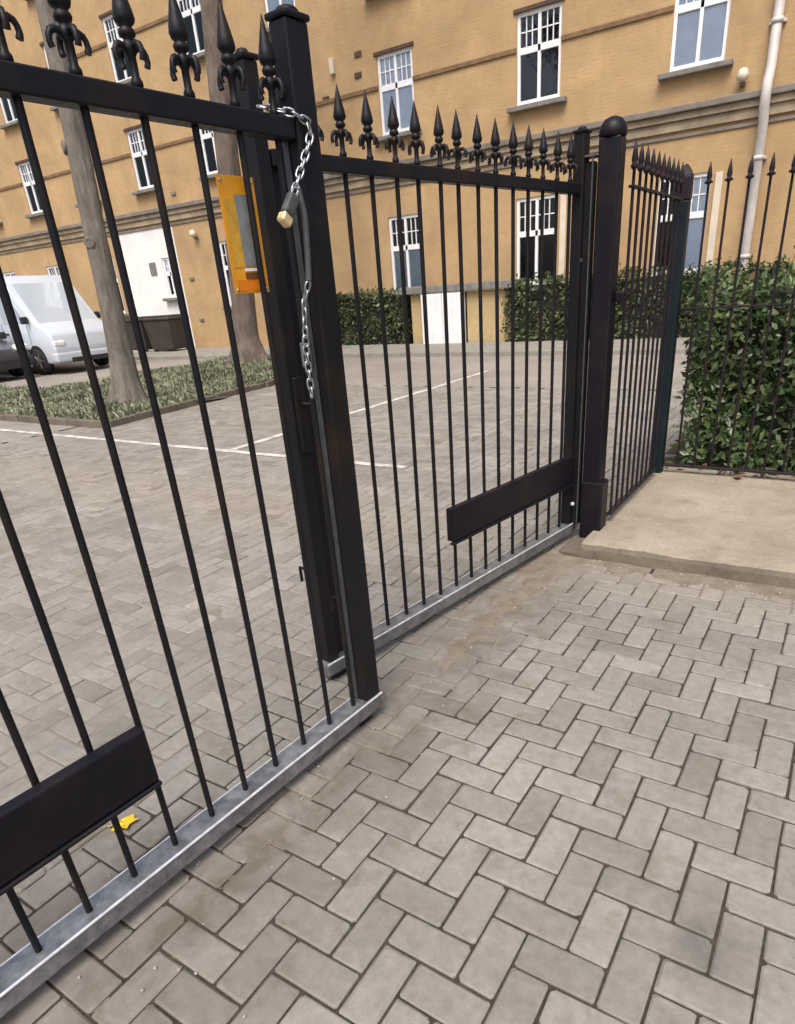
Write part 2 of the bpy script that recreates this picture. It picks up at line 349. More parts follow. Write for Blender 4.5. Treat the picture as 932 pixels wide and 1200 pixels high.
w = 0.102
OX, OY = -0.529, 1.551
def paver_verts(L, B, top, ch, rg=None):
    g = 0.0036
    def ring(inset, z, jit):
        x0, y0, x1, y1 = -L / 2 + g + inset, -B / 2 + g + inset, L / 2 - g - inset, B / 2 - g - inset
        c = 0.004 + inset * .6
        pts = []
        for (px, py, dx, dy) in ((x0, y0, 1, 1), (x1, y0, -1, 1), (x1, y1, -1, -1), (x0, y1, 1, -1)):
            k1 = c * (1 + (rg.random() ** 3 * 2.5 if rg else 0))
            a_, b_ = (px + dx * k1, py), (px, py + dy * k1)
            pts += [b_, a_] if (dx * dy > 0) else [a_, b_]
        j = (lambda: rg.uniform(-jit, jit)) if rg else (lambda: 0)
        return [(x + j(), y + j(), z + j() * .4) for x, y in pts]
    vs = ring(0, -0.03, .0006) + ring(0, top - ch * .75, .0008) + ring(ch, top, .0014)
    fs = [tuple(range(16, 24))]
    for k_ in (0, 8):
        for i in range(8): fs.append((k_ + i, k_ + (i + 1) % 8, k_ + 8 + (i + 1) % 8, k_ + 8 + i))
    return vs, fs
variants = []
for i in range(14):
    vs, fs = paver_verts(2 * w, w, 0.0, rnd.uniform(.003, .006), rnd); variants.append(MB().add(vs, fs).mesh('paver', M['paver']))
cells = []
N = 160
for a in range(-N, N):
    for b in range(-60, 60):
        lx, ly = a + 2 * b, -a + 2 * b
        for (cx_, cy_, rz) in ((lx + 1, ly - .5, 0), (lx + 1.5, ly + 1, math.pi / 2)):
            x, y = OX + cx_ * w, OY + cy_ * w
            if not (PX0 < x < PX1 and PY0 < y < PY1): continue
            if x > -1.2 and y > 3.42: continue
            if x < -8.62 and y > 5.42: continue
            if x < -8.9 and y > 5.2: continue
            if x < -2.2 and not in_view((x, y, 0), 420): continue
            cells.append((math.hypot(x, y), x, y, rz, in_view((x, y, 0), 12)))
cells.sort()
near = [c for c in cells if c[4] and c[1] > -1.45][:300]
nset = set((c[1], c[2]) for c in near)
mass = MB()
for c in cells:
    _, x, y, rz, _v = c
    sink = 0.0
    dz = rnd.gauss(-.0004, .0012); tx, ty = rnd.gauss(0, .006), rnd.gauss(0, .005); tw = rnd.gauss(0, .009)
    if (x, y) in nset:
        o = put('paver', variants[rnd.randrange(14)], paving, (x, y, dz), rz + tw + (math.pi if rnd.random() < .5 else 0)); o.rotation_euler.x = tx; o.rotation_euler.y = ty
    else:
        vs, fs = paver_verts(2 * w, w, 0, 0.0045, rnd if c[0] < 5 else None)
        ca, sa = math.cos(rz + tw), math.sin(rz + tw)
        mass.add([(x + vx * ca - vy * sa, y + vx * sa + vy * ca, vz + dz + tx * vy + ty * vx) for vx, vy, vz in vs], fs)
tag(mass.build('paver_field', M['paverm'], paving), kind='stuff')

# silt lying over the joints by the gate and the kerb: a lumpy skin that dips below the blocks where it is thin
from mathutils.noise import noise as mathutils_noise
def silt(x0, x1, y0, y1, hfun, step, name, mat='silt'):
    nx, ny = int((x1 - x0) / step), int((y1 - y0) / step); b = MB(); vs = []
    from mathutils import noise
    for j in range(ny + 1):
        for i in range(nx + 1):
            x, y = x0 + i * step, y0 + j * step
            nz = noise.fractal(Vector((x * 7, y * 7, 3)), 0.8, 2.1, 4); nf = noise.fractal(Vector((x * 45, y * 45, 9)), 0.9, 2.0, 3)
            vs.append((x, y, hfun(x, y) + nz * .0042 + nf * .0016))
    b.add(vs, [(j * (nx + 1) + i, j * (nx + 1) + i + 1, (j + 1) * (nx + 1) + i + 1, (j + 1) * (nx + 1) + i) for j in range(ny) for i in range(nx)], True)
    return tag(b.build(name, M[mat], paving), kind='stuff')
def h_gate(x, y):
    d = abs(x + 1.28 - 0.02 * (y - 2)); k_ = max(0, 1 - d / 0.34) ** 1.2
    k2 = max(0, 1 - abs(y - 3.42) / 0.42) ** 1.4 * (1 if x > -1.5 else 0)
    far = min(1, max(0.15, (y - .2) / 3.0))
    return -0.0115 + 0.0165 * max(k_ * far, k2 * .9)
silt(-1.75, -0.7, -0.4, 3.47, h_gate, 0.022, 'silt')
silt(-0.7, 1.9, 0.3, 2.85, lambda x, y: -0.0118 + .004 * mathutils_noise(Vector((x * 1.3, y * 1.3, 4))), 0.024, 'silt')
silt(-0.7, 1.9, 2.85, 3.47, h_gate, 0.022, 'silt')

silt(-9.3, -1.75, 0.2, 9.5, lambda x, y: -0.0052 + .004 * mathutils_noise(Vector((x * .9, y * .9, 8))) + .0006 * min(5, max(0, -x - 1.75)), 0.05, 'silt', 'drysand')
# concrete step beside the gate
from mathutils import noise as mnoise
def slab(x0, x1, y0, y1, z, step=0.06):
    nx, ny = int(round((x1 - x0) / step)), int(round((y1 - y0) / step)); b = MB(); vs = []
    for j in range(ny + 1):
        for i in range(nx + 1):
            x, y = x0 + (x1 - x0) * i / nx, y0 + (y1 - y0) * j / ny
            n_ = mnoise.fractal(Vector((x * 3, y * 3, 0)), .8, 2, 4)
            yy = y + (0.016 * n_ if j == 0 else 0); zz = z + 0.006 * n_ - (0.012 if j == 0 else 0)
            vs.append((x, yy, zz))
    b.add(vs, [(j * (nx + 1) + i, j * (nx + 1) + i + 1, (j + 1) * (nx + 1) + i + 1, (j + 1) * (nx + 1) + i) for j in range(ny) for i in range(nx)], True)
    # left flank
    for j in range(ny):
        a, c = vs[j * (nx + 1)], vs[(j + 1) * (nx + 1)]; b.quad((a[0], a[1], -.03), a, c, (c[0], c[1], -.03))
    return b
tag(slab(-1.14, 4.2, 3.5, 5.32, 0.085).build('concrete_step', M['conc']), 'sandy weathered concrete step beside the gates', kind='structure')
kb = MB(); nx = 90; top = []; mid = []; bot = []
for i in range(nx + 1):
    x = -1.14 + 5.34 * i / nx; n_ = mnoise.fractal(Vector((x * 3, 3.5 * 3, 0)), .8, 2, 4); n2 = mnoise.noise(Vector((x * 6, 0, 5)))
    top.append((x, 3.5 + 0.016 * n_, 0.073 + 0.006 * n_)); mid.append((x, 3.478 + 0.01 * n2, 0.05)); bot.append((x, 3.462 + .012 * n2, -0.02))
for i in range(nx):
    kb.add([bot[i], bot[i + 1], mid[i + 1], mid[i]], [(0, 1, 2, 3)], True); kb.add([mid[i], mid[i + 1], top[i + 1], top[i]], [(0, 1, 2, 3)], True)
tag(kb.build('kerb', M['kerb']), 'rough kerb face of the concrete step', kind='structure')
kk = MB(); kk.box((-1.2, 3.62, 0.0), (0.14, 0.3, 0.05), 0.012); tag(kk.build('gate_footing', M['kerb']), 'small concrete footing under the gate post', kind='structure')
# grit scattered along the kerb
gr = MB()
for i in range(260):
    x = rnd.uniform(-1.1, 1.6); y = 3.45 - abs(rnd.gauss(0, .16)); r_ = rnd.uniform(.0015, .0055)
    if rnd.random() < .35: x = -1.25 + rnd.gauss(0, .2); y = rnd.uniform(.3, 3.4)
    if rnd.random() < .15: y = rnd.uniform(5.0, 5.2); x = rnd.uniform(-1.0, .8)
    z = 0.088 if y > 3.5 else 0.002
    gr.lathe([(r_ * .7, -r_ * .3), (r_, r_ * .2), (r_ * .5, r_ * .8)], (x, y, z), 5, False, rnd.uniform(.7, 1.3), 1, rnd.random())
tag(gr.build('grit', M['pebble']), 'pale grit scattered along the kerb', kind='stuff')

# painted bay lines and the path before the building
def pline(x0, x1, y0, y1, label):
    tag(sheet('painted_line', x0, x1, y0, y1, 0.004, M['line']), label, kind='structure')
pline(-14, -3.3, 4.86, 4.95, 'worn white line parallel to the building')
pline(-5.7, -5.6, 4.954, 11.4, 'worn white bay line running towards the building')
pt = MB().box((-8, 14.9, 0.03), (26, 2.2, 0.14), 0.015)
tag(pt.build('path', M['pathc']), 'grey concrete path in front of the hedges', kind='structure')

# ------------------------------------------------------------------ gate leaves
def finial_meshes():
    b = MB()
    b.lathe([(.0085, 0), (.0125, .006), (.0125, .013), (.0085, .02), (.0085, .055), (.0135, .062), (.015, .071), (.011, .079), (.009, .083), (.0155, .087), (.0175, .093), (.015, .099), (.0115, .103), (.0185, .108), (.0215, .116), (.0185, .132), (.0125, .156), (.0065, .180), (.001, .203)], n=10)
    for s in (-1, 1):
        for ax in (0, 1):
            pts = []
            for i in range(7):
                a = R(150 - 34 * i); q = .0145
                o_ = s * (.0215 + q * math.cos(a)); z_ = .058 + q * math.sin(a)
                if i > 4: o_ += s * .002 * (i - 4); z_ -= .002 * (i - 4)
                pts.append((o_, 0, z_) if ax == 0 else (0, o_, z_))
            b.tube(pts, [.006, .0068, .007, .0068, .0064, .0066, .0072], 6)
    return b
FIN = finial_meshes().mesh('finial', M['black'])
BAR = MB().tube([(0, 0, 0), (0, 0, .9), (0, 0, 1.775)], .0088, 8, True).mesh('bar', M['black'])
def cap_ball(b, z, s):
    b.lathe([(s * .6, 0), (s * .72, .006), (s * .72, .014), (s * .5, .024), (s * .15, .03)], (0, 0, z), 14)
def gate_leaf(meet, hinge_dir, label, sgn, panel, mst, bars):
    """local x runs from the meeting stile (x=0 outer edge) to the hinge stile; local -y faces the street"""
    ang = math.atan2(hinge_dir[1], hinge_dir[0])
    g = thing('gate_leaf', (meet[0], meet[1], 0), label, 'gate', 'pair of black iron entrance gate leaves', ang)
    L = 2.085; f = sgn        # f: local y sign that faces the street
    # stiles
    def stile(x, wd, dp, z0, z1, nm, cap=True):
        b = MB(); b.box((x, 0, (z0 + z1) / 2), (wd, dp, z1 - z0), 0.006)
        o = b.build(nm, M['black'], g)
        if cap:
            c = MB(); c.box((x, 0, z1 + .008), (wd + .012, dp + .012, .014), 0.004)
            c.lathe([(wd * .36, .014), (wd * .38, .02), (wd * .28, .028), (.004, .032)], (x, 0, z1), 12)
            c.build('cap', M['blackb'], o)
        return o
    stile(mst[0], mst[1], 0.062, 0.0985, mst[2], 'meeting_stile'); stile(L - 0.035, 0.062, 0.06, 0.0985, 2.12, 'hinge_stile')
    b = MB(); b.box((L / 2 + .004, 0, 1.886), (L - .16, 0.05, 0.047), 0.004); b.build('top_rail', M['black'], g)
    b = MB(); b.box((L / 2, 0, 0.0745), (L, 0.082, 0.061), 0.006); br = b.build('bottom_rail', M['sky_grey'], g)
    edge_hl = MB(); edge_hl.tube([(0.0, f * .0395, .1035), (L, f * .0395, .1035)], .0045, 6); edge_hl.tube([(0.0, -f * .0395, .1035), (L, -f * .0395, .1035)], .003, 6); edge_hl.build('rail_highlight', M['bright'], br)  # thin bright tubes stand in for highlights along the rail edges
    x = bars[0]
    while x < L - 0.09:
        o = put('bar', BAR, g, (x, 0, 0.0985), rnd.uniform(0, 6)); o.rotation_euler.x = rnd.gauss(0, .0012); o.rotation_euler.y = rnd.gauss(0, .0012)
        q = put('finial', FIN, o, (0, 0, 1.9095 - .0985)); q.rotation_euler = (0, 0, -o.rotation_euler.z + rnd.gauss(0, .15))
        x += bars[1]
    # kick box on the street side, from hinge stile inwards
    x0, x1 = panel
    b = MB(); b.box(((x0 + x1) / 2, f * .034, .46), (x1 - x0, .04, .165), .006); kp = b.build('kick_panel', M['blackb'], g)
    b = MB(); b.box(((x0 + x1) / 2, f * .046, .367), (x1 - x0 + .006, .024, .014), .004); b.build('panel_flange', M['black'], kp)
    if sgn < 0:
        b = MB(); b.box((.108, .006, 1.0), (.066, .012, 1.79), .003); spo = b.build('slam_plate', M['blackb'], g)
        b = MB(); b.box((.0765, -.004, 1.0), (.005, .01, 1.76), .001); b.build('light_line', M['sleeve'], spo)  # lighter strip added as the thin line of light beside the stile
        b = MB(); b.box((.045, -.042, 1.12), (.042, .022, .26), .004); b.tube([(.045, -.05, 1.16), (.045, -.085, 1.16), (.075, -.085, 1.16)], .007, 6); b.build('latch', M['black'], g)
    else:
        b = MB(); b.box((.0825, -.02, 1.0), (.005, .02, 1.78), .001); b.build('light_line', M['sleeve'], g)  # lighter strip stands in for light showing at the stile gap
        b = MB(); b.box((.088, -.034, 1.34), (.03, .03, .07), .004); b.build('latch_keep', M['sky_grey'], g)
    # bolt and hinge fittings
    b = MB(); b.tube([(.045, -f * .05, .09), (.045, -f * .05, .62)], .011, 8); b.tube([(.045, -f * .05, .5), (.045, -f * .11, .5), (.045, -f * .11, .44)], .007, 6)
    b.box((.045, -f * .045, .2), (.05, .02, .03), .003); b.box((.045, -f * .045, .42), (.05, .02, .03), .003); b.build('drop_bolt', M['black'], g)
    b = MB(); b.box((.08, -f * .01, .02), (.07, .06, .03), .004); b.build('bolt_foot', M['blackb'], g)
    b = MB(); b.box((L - .035, -f * .001, 1.565), (.05, .066, .02), .003); b.build('wear_plate', M['sleeve'], g)
    for z in (.3, 1.72):
        b = MB(); b.lathe([(.017, -.04), (.02, -.036), (.02, .036), (.017, .04)], (L + .02, 0, z), 10); b.box((L + .004, 0, z), (.03, .03, .05), .004); b.build('hinge', M['black'], g)
    kn = MB(); kn.lathe([(.004, -.012), (.011, -.008), (.013, 0), (.011, .008), (.004, .012)], (L - .05, f * .04, .235), 10); kn.build('bolt_head', M['knob'], g)
    return g
LM, LH = (-1.331, 1.645), (-1.4605, -0.436)
RM, RH = (-1.646, 1.709), (-1.311, 3.767)
gl = gate_leaf(LM, (LH[0] - LM[0], LH[1] - LM[1]), 'black iron gate leaf nearer the street with chain round its tall stile', 1, (0.925, 2.0), (0.040, 0.08, 2.112), (0.1225, 0.1318))
gr_ = gate_leaf(RM, (RH[0] - RM[0], RH[1] - RM[1]), 'black iron gate leaf hinged on the round-capped post, swung slightly inwards', -1, (0.845, 2.0), (0.045, 0.054, 2.118), (0.15, 0.1286))

# ------------------------------------------------------------------ gate posts
def gate_post(loc, label, guard):
    g = thing('gate_post', loc, label, 'gate post', 'heavy black gate posts')
    b = MB(); b.box((0, 0, 1.045), (.108, .108, 2.09), .01); b.build('shaft', M['blackb'], g)
    b = MB(); b.lathe([(.062, 0), (.067, .008), (.067, .03), (.06, .052), (.042, .074), (.015, .085), (.002, .087)], (0, 0, 2.088), 20); b.build('cap', M['blackb'], g)
    b = MB(); b.box((.010, .0, .19), (.13, .124, .38), .01); b.build('base_sleeve', M['blackb'], g)
    if guard:
        b = MB(); b.box((-.075, -.058, 1.05), (.006, .012, 1.93), .002); b.box((-.115, -.03, 1.05), (.006, .012, 1.95), .002); b.build('edge_strip', M['sleeve'], g)
        b = MB(); b.box((-.095, -.02, 1.05), (.05, .05, 1.9), .004); b.build('hinge_channel', M['black'], g)
        b = MB(); b.box((-.095, -.03, 2.02), (.06, .07, .012), .003); b.build('channel_top', M['sleeve'], g)
    for z in (1.38,):
        b = MB(); b.box((.085, .02, z), (.05, .06, .05), .006); b.build('bracket', M['blackb'], g)
    return g
gate_post((-1.175, 3.77, 0.0), 'heavy black gate post with rounded cap standing at the concrete step', True)
gate_post((-1.47, -0.56, 0.0), 'heavy black gate post beyond the kick-panelled leaf, away from the concrete step', False)

# ------------------------------------------------------------------ side fences
def spear(h0):
    b = MB(); b.lathe([(.008, 0), (.008, h0 * .25), (.016, h0 * .3), (.02, h0 * .36), (.012, h0 * .42), (.017, h0 * .5), (.011, h0 * .75), (.001, h0)], n=8)
    b.box((0, 0, h0 * .33), (.05, .008, .012), .002); return b.mesh('finial', M['fencep'])
SP = spear(.17)
FB = MB().tube([(0, 0, 0), (0, 0, 1.78)], .0085, 7).mesh('bar', M['fencep'])
f1 = thing('side_fence', (-1.1, 3.84, .085), 'short black railing panel between gate post and teal corner post', 'fence')
for i in range(10):
    y = .07 + .118 * i
    o = put('bar', FB, f1, (0, y, .05)); put('finial', SP, o, (0, 0, 1.78), math.pi / 2 + rnd.gauss(0, .1))
b = MB(); b.box((0, .61, 1.80), (.03, 1.15, .012), .002); b.build('top_rail', M['fencep'], f1)
b = MB(); b.box((0, .61, .055), (.035, 1.15, .014), .002); b.build('bottom_rail', M['fencep'], f1)
f2 = thing('boundary_railing', (-1.07, 5.15, .085), 'black spear-topped railing in front of the leafy hedge', 'fence')
for i in range(32):
    x = .1 + .1185 * i
    o = put('bar', FB, f2, (x, 0, .05)); put('finial', SP, o, (0, 0, 1.78), rnd.gauss(0, .1))
b = MB(); b.box((1.95, 0, 1.15), (3.9, .028, .012), .002); b.build('mid_rail', M['fencep'], f2)
b = MB(); b.box((1.95, 0, .055), (3.9, .04, .018), .003); b.build('bottom_rail', M['fencep'], f2)
cp = thing('corner_post', (-1.11, 5.13, .085), 'dark teal square corner post where two railings meet', 'fence post')
b = MB(); b.box((0, 0, .9), (.085, .085, 1.8), .008); b.build('shaft', M['teal'], cp)
b = MB(); b.box((0, 0, 1.87), (.092, .092, .14), .012); b.lathe([(.062, .0), (.03, .045), (.012, .062), (.002, .066)], (0, 0, 1.938), 4, False, ph=.5); b.build('cap', M['fencep'], cp)

# ------------------------------------------------------------------ chain, padlock, sign
LINK = MB()
def torus_link(L_, W_, r_, n=12, m=5):
    vs, fs = [], []
    for i in range(n):
        a = 2 * math.pi * i / n; c = Vector((math.copysign(max(0, L_ - W_), math.cos(a)) * (1 if abs(math.cos(a)) > .01 else 0) + W_ * math.cos(a), W_ * math.sin(a), 0)); nn = Vector((math.cos(a), math.sin(a), 0))
        for j in range(m):
            t = 2 * math.pi * j / m; vs.append(c + nn * r_ * math.cos(t) + Vector((0, 0, r_ * math.sin(t))))
    for i in range(n):
        for j in range(m): fs.append((i * m + j, ((i + 1) % n) * m + j, ((i + 1) % n) * m + (j + 1) % m, i * m + (j + 1) % m))
    return MB().add(vs, fs, True)
LMESH = torus_link(.0155, .0085, .0030).mesh('link', M['steel'])
def hang(parent, pts, pitch=.0235):
    pts = [Vector(p) for p in pts]; d = 0; i = 0; k_ = 0; pos = pts[0].copy()
    tot = sum((pts[j + 1] - pts[j]).length for j in range(len(pts) - 1)); n = int(tot / pitch)
    for q in range(n):
        t = q * pitch + pitch / 2; j = 0
        while j < len(pts) - 2 and t > (pts[j + 1] - pts[j]).length: t -= (pts[j + 1] - pts[j]).length; j += 1
        dv = (pts[j + 1] - pts[j]).normalized(); c = pts[j] + dv * t
        o = put('link', LMESH, parent, c); qt = dv.to_track_quat('X', 'Z'); o.rotation_mode = 'QUATERNION'
        o.rotation_quaternion = qt @ Matrix.Rotation(math.pi / 2 * (q % 2) + .5 + rnd.gauss(0, .15), 3, 'X').to_quaternion()
ldir = Vector((LM[0] - LH[0], LM[1] - LH[1])).normalized(); lout = Vector((ldir.y, -ldir.x))   # out = towards street (+x)
def LP(s, off, z): return Vector((LM[0] + ldir.x * s + lout.x * off, LM[1] + ldir.y * s + lout.y * off, z))
ch = thing('chain', (0, 0, 0), 'steel chain looped over the gate rail and round the meeting stiles', 'chain')
hang(ch, [LP(-.13, -.05, 1.94), LP(-.115, .0, 1.925), LP(-.092, .034, 1.915), LP(-.055, .042, 1.90), LP(-.05, .044, 1.875), LP(-.075, .046, 1.835), LP(-.11, .046, 1.785), LP(-.145, .05, 1.738)])
hang(ch, [LP(-.135, .052, 1.53), LP(-.14, .03, 1.48), LP(-.145, .02, 1.36), LP(-.147, .02, 1.22)])
b = MB(); b.tube([LP(-.128, .05, 1.75), LP(-.118, .052, 1.69), LP(-.124, .052, 1.60), LP(-.133, .052, 1.535)], .0085, 8); b.build('sleeve', M['sleeve'], ch)
pl = thing('padlock', LP(-.172, .052, 1.703), 'small padlock with pale brass body and dark sleeve hanging on the chain', 'padlock')
rotm = Matrix.Rotation(math.atan2(ldir.y, ldir.x), 3, 'Z') @ Matrix.Rotation(R(38), 3, 'Y')
b = MB(); b.box(rotm @ Vector((0, 0, -.032)), (.034, .026, .026), .004, rotm); b.build('body', M['brass'], pl)
b = MB(); b.box(rotm @ Vector((0, 0, .010)), (.032, .024, .056), .006, rotm); b.build('sleeve', M['sleeve'], pl)
b = MB(); b.tube([rotm @ Vector(p) for p in ((-.009, 0, .036), (-.009, 0, .052), (0, 0, .062), (.009, 0, .052), (.009, 0, .036))], .0035, 7); b.build('shackle', M['steel'], pl)
# orange sign wired behind the bars
sg = thing('gate_sign', LP(-.278, -.016, 1.645), 'orange and grey sign plate fixed behind the gate bars', 'sign', None, math.atan2(ldir.y, ldir.x))
b = MB(); b.box((0, 0, 0), (.118, .004, .262), .0015); b.build('plate', M['orange'], sg)
def pr(nm, x, z, wd, h, m, d=0.0): MB().box((x, -.0027 - d, z), (wd, .0014, h)).build(nm, M[m], sg)
for fx_, fz_ in ((-.05, .12), (.05, .12), (-.05, -.122), (.05, -.122)): b = MB(); b.lathe([(.004, 0), (.004, .002), (.001, .003)], (0, 0, 0), 8); q_ = b.build('fixing', M['steel'], sg, (fx_, -.002, fz_)); q_.rotation_euler = (math.pi / 2, 0, 0)
pr('yellow_panel', .0, .005, .098, .15, 'orange2'); pr('grey_panel', .006, .012, .04, .158, 'sgrey', .001)
pr('white_stripe', .008, -.076, .05, .007, 'white', .001); pr('brown_band', .008, -.090, .05, .014, 'sdark', .001); pr('orange_block', .002, -.112, .1, .026, 'orange3')

# ------------------------------------------------------------------ foliage
def leaf_cloud(b, n, sampler, size, rg, flat=0.0, up=0.3):
    for _ in range(n):
        p, nrm = sampler(rg)
        d = Vector((rg.gauss(0, 1), rg.gauss(0, 1), rg.gauss(0, 1))); d = (d * .8 + Vector(nrm) * .7 + Vector((0, 0, up))).normalized()
        t = d.cross(Vector((rg.gauss(0, 1), rg.gauss(0, 1), rg.gauss(0, 1)))).normalized(); u = d.cross(t)
        s_ = size * (.45 + 1.1 * rg.random() ** 1.6); p = Vector(p)
        b.add([p, p + t * s_ * .5 + u * s_ * .24 - d * s_ * .06, p + t * s_ - d * s_ * .14, p + t * s_ * .5 - u * s_ * .24 - d * s_ * .06], [(0, 1, 2), (0, 2, 3)])
def hedge(loc, dim, n, size, mat, label, seed, gap=0.6):
    rg = random.Random(seed); X, Y, Z = dim
    g = thing('hedge', loc, label, 'hedge')
    def wob(x, y, z): return 0.10 * mnoise.fractal(Vector((x * 1.7 + seed, y * 1.7, z * 1.7)), .8, 2, 3)
    def samp(r):
        while True:
            f = r.random(); x, y, z = r.uniform(0, X), r.uniform(0, Y), r.uniform(0.02, 1) * Z
            if f < .62: nrm = (0, -1, 0); y = abs(r.gauss(0, .07))
            elif f < .82: nrm = (0, 0, 1); z = Z - abs(r.gauss(0, .06))
            elif f < .9: nrm = (1, 0, 0); x = X - abs(r.gauss(0, .06))
            elif f < .97: nrm = (-1, 0, 0); x = abs(r.gauss(0, .06))
            else: nrm = (0, 1, 0); y = Y
            q = mnoise.noise(Vector((x * 4 / gap * .6 + seed, z * 4 / gap * .6, y * 3)))
            if q < -.18 and r.random() < .75: continue
            wv = wob(x, y, z); return (x + nrm[0] * wv, y + nrm[1] * wv, z + nrm[2] * wv * 1.3), nrm
    b = MB(); leaf_cloud(b, n, samp, size, rg)
    for q in range(int(X * 9)):
        x, y = rg.uniform(.05, X - .05), rg.uniform(0, Y * .6); hh = rg.uniform(.05, .2); lx, ly = rg.gauss(0, .05), rg.gauss(-.03, .05)
        b.tube([(x, y, Z - .05), (x + lx, y + ly, Z + hh)], [.003, .0015], 3, False)
        leaf_cloud(b, 7, lambda r: ((lambda t: (x + lx * t, y + ly * t, Z + hh * t))(r.random()), (0, 0, 1)), size * .85, rg)
    tag(b.build('foliage', M[mat], g), kind='stuff')
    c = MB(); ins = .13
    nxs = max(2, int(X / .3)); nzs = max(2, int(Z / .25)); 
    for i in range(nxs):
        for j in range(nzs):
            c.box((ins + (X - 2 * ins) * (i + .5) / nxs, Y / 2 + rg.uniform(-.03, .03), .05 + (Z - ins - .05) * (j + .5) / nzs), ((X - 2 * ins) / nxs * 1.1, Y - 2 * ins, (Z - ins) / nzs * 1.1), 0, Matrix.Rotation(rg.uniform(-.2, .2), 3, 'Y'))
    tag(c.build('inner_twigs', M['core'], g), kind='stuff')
    st = MB()
    for i in range(int(X * 4)):
        x = rg.uniform(.1, X - .1); st.tube([(x, .16 + rg.uniform(-.08, .1), 0), (x + rg.gauss(0, .06), .13, Z * .25), (x + rg.gauss(0, .15), .2, Z * .6)], [.012, .009, .005], 5)
    tag(st.build('stems', M['bark2'], g), kind='stuff')
    return g
hedge((-1.02, 5.36, .0), (4.4, 1.0, 1.40), 30000, .06, 'hleaf', 'glossy green clipped hedge behind the spear-topped railing', 3)
sheet('soil_bed', -1.05, 4.2, 5.33, 6.6, 0.06, M['soil'])
hedge((-13.2, 16.05, 0), (2.75, .8, 1.42), 5000, .10, 'hleaf2', 'dark green hedge left of the small brick store with white doors', 11, .9)
hedge((-7.45, 15.9, 0), (6.0, .8, 1.45), 8000, .10, 'hleaf2', 'dark green hedge under the ground floor windows right of the brick store', 12, .9)
hedge((-31, 16.3, 0), (6.2, .7, .8), 4000, .10, 'hleaf2', 'low dark hedge against the far end of the brick building', 14, .9)

# dead leaves and the yellow leaf
def leaf_obj(name, loc, size, mat, label, seed, z=0.006):
    rg = random.Random(seed); b = MB(); n = 11; pts = []
    for i in range(n):
        a = 2 * math.pi * i / n; r_ = size * (1 if i % 2 == 0 else .62) * rg.uniform(.8, 1.15); pts.append((r_ * math.cos(a), r_ * .8 * math.sin(a), rg.uniform(0, .35) * size))
    vs = [(0, 0, .004)] + pts; b.add(vs, [(0, i + 1, (i + 1) % n + 1) for i in range(n)])
    b.tube([(0, 0, .004), (size * .6, -size * .9, .003), (size * .9, -size * 1.2, .006)], .0012, 4)
    o = b.build(name, M[mat], None, (loc[0], loc[1], z)); o.rotation_euler = (0, 0, rg.uniform(0, 6)); return tag(o, label, 'leaf')
leaf_obj('fallen_leaf', (-1.70, .76), .045, 'yleaf', 'bright yellow fallen leaf on the paving behind the kick panel', 5)
leaf_obj('fallen_leaf', (-.53, 5.10), .05, 'bleaf', 'reddish brown dead leaf under the boundary railing', 6, .1)
lit = MB()
for i in range(160):
    x, y = rnd.uniform(-1.0, 2.6), 5.16 + abs(rnd.gauss(0, .09)); s_ = rnd.uniform(.015, .035); a = rnd.uniform(0, 6)
    if x < 0 and rnd.random() < .4: x = -.5 + rnd.gauss(0, .18)
    lit.add([(x + s_ * math.cos(a + q) * (1 if k_ % 2 else .6), y + s_ * math.sin(a + q), .098 + rnd.uniform(0, .03)) for k_, q in enumerate((0, 1.57, 3.14, 4.71))], [(0, 1, 2, 3)])
tag(lit.build('leaf_litter', M['bleaf']), 'brown leaf litter at the foot of the hedge', kind='stuff')

# ------------------------------------------------------------------ verge with trees
vg = MB(); vs = []; nx, ny = 60, 44
inside = lambda x, y: True
def verge_h(x, y): return .05 + .05 * mnoise.fractal(Vector((x * .8, y * .8, 2)), .8, 2, 3)
vx0, vx1, vy0, vy1 = -26, -8.75, 5.55, 13.4
def vx_edge(y): return -8.75 - max(0, y - 5.5) * .13 - max(0, y - 9.3) * .3
def in_verge(x, y): return (x < vx_edge(y)) and (y < 8.0 or x > -14.6)
b = MB(); st = .3
i0 = vx0
while i0 < vx1 - .01:
    j0 = vy0
    while j0 < vy1 - .01:
        xa, xb = i0, min(i0 + st, vx1); ya, yb = j0, min(j0 + st, vy1)
        if in_verge((xa + xb) / 2, (ya + yb) / 2): b.add([(x, y, verge_h(x, y)) for x, y in ((xa, ya), (xb, ya), (xb, yb), (xa, yb))], [(0, 1, 2, 3)])
        j0 += st
    i0 += st
tag(b.build('verge', M['earth']), 'soil of the planted verge', kind='structure')
rg = random.Random(21); cv = MB(); cnt = 0
while cnt < 42000:
    x, y = rg.uniform(-22, -8.8), rg.uniform(5.6, 13.3)
    if not in_verge(x, y): continue
    cnt += 1
    if mnoise.noise(Vector((x * 1.1, y * 1.1, 7))) < -.25 and rg.random() < .8: continue
    hgt = rg.uniform(.03, .11) * (1 + mnoise.noise(Vector((x * .7, y * .7, 1)))); a = rg.uniform(0, 6.28); z = verge_h(x, y) - .01; wv = rg.uniform(.012, .03)
    dx, dy = math.cos(a), math.sin(a); lean = rg.uniform(.2, .9) * hgt
    cv.add([(x - dy * wv, y + dx * wv, z), (x + dy * wv, y - dx * wv, z), (x + dx * lean + dy * wv * .6, y + dy * lean - dx * wv * .6, z + hgt * .8), (x + dx * lean * 1.5, y + dy * lean * 1.5, z + hgt)], [(0, 1, 2), (0, 2, 3)])
tag(cv.build('ground_cover', M['cover']), 'dusty green ground cover filling the verge', kind='stuff')
edging = bpy.data.objects.new('verge_edging', None); COL.objects.link(edging); tag(edging, 'low stone edging round the planted verge', kind='structure')
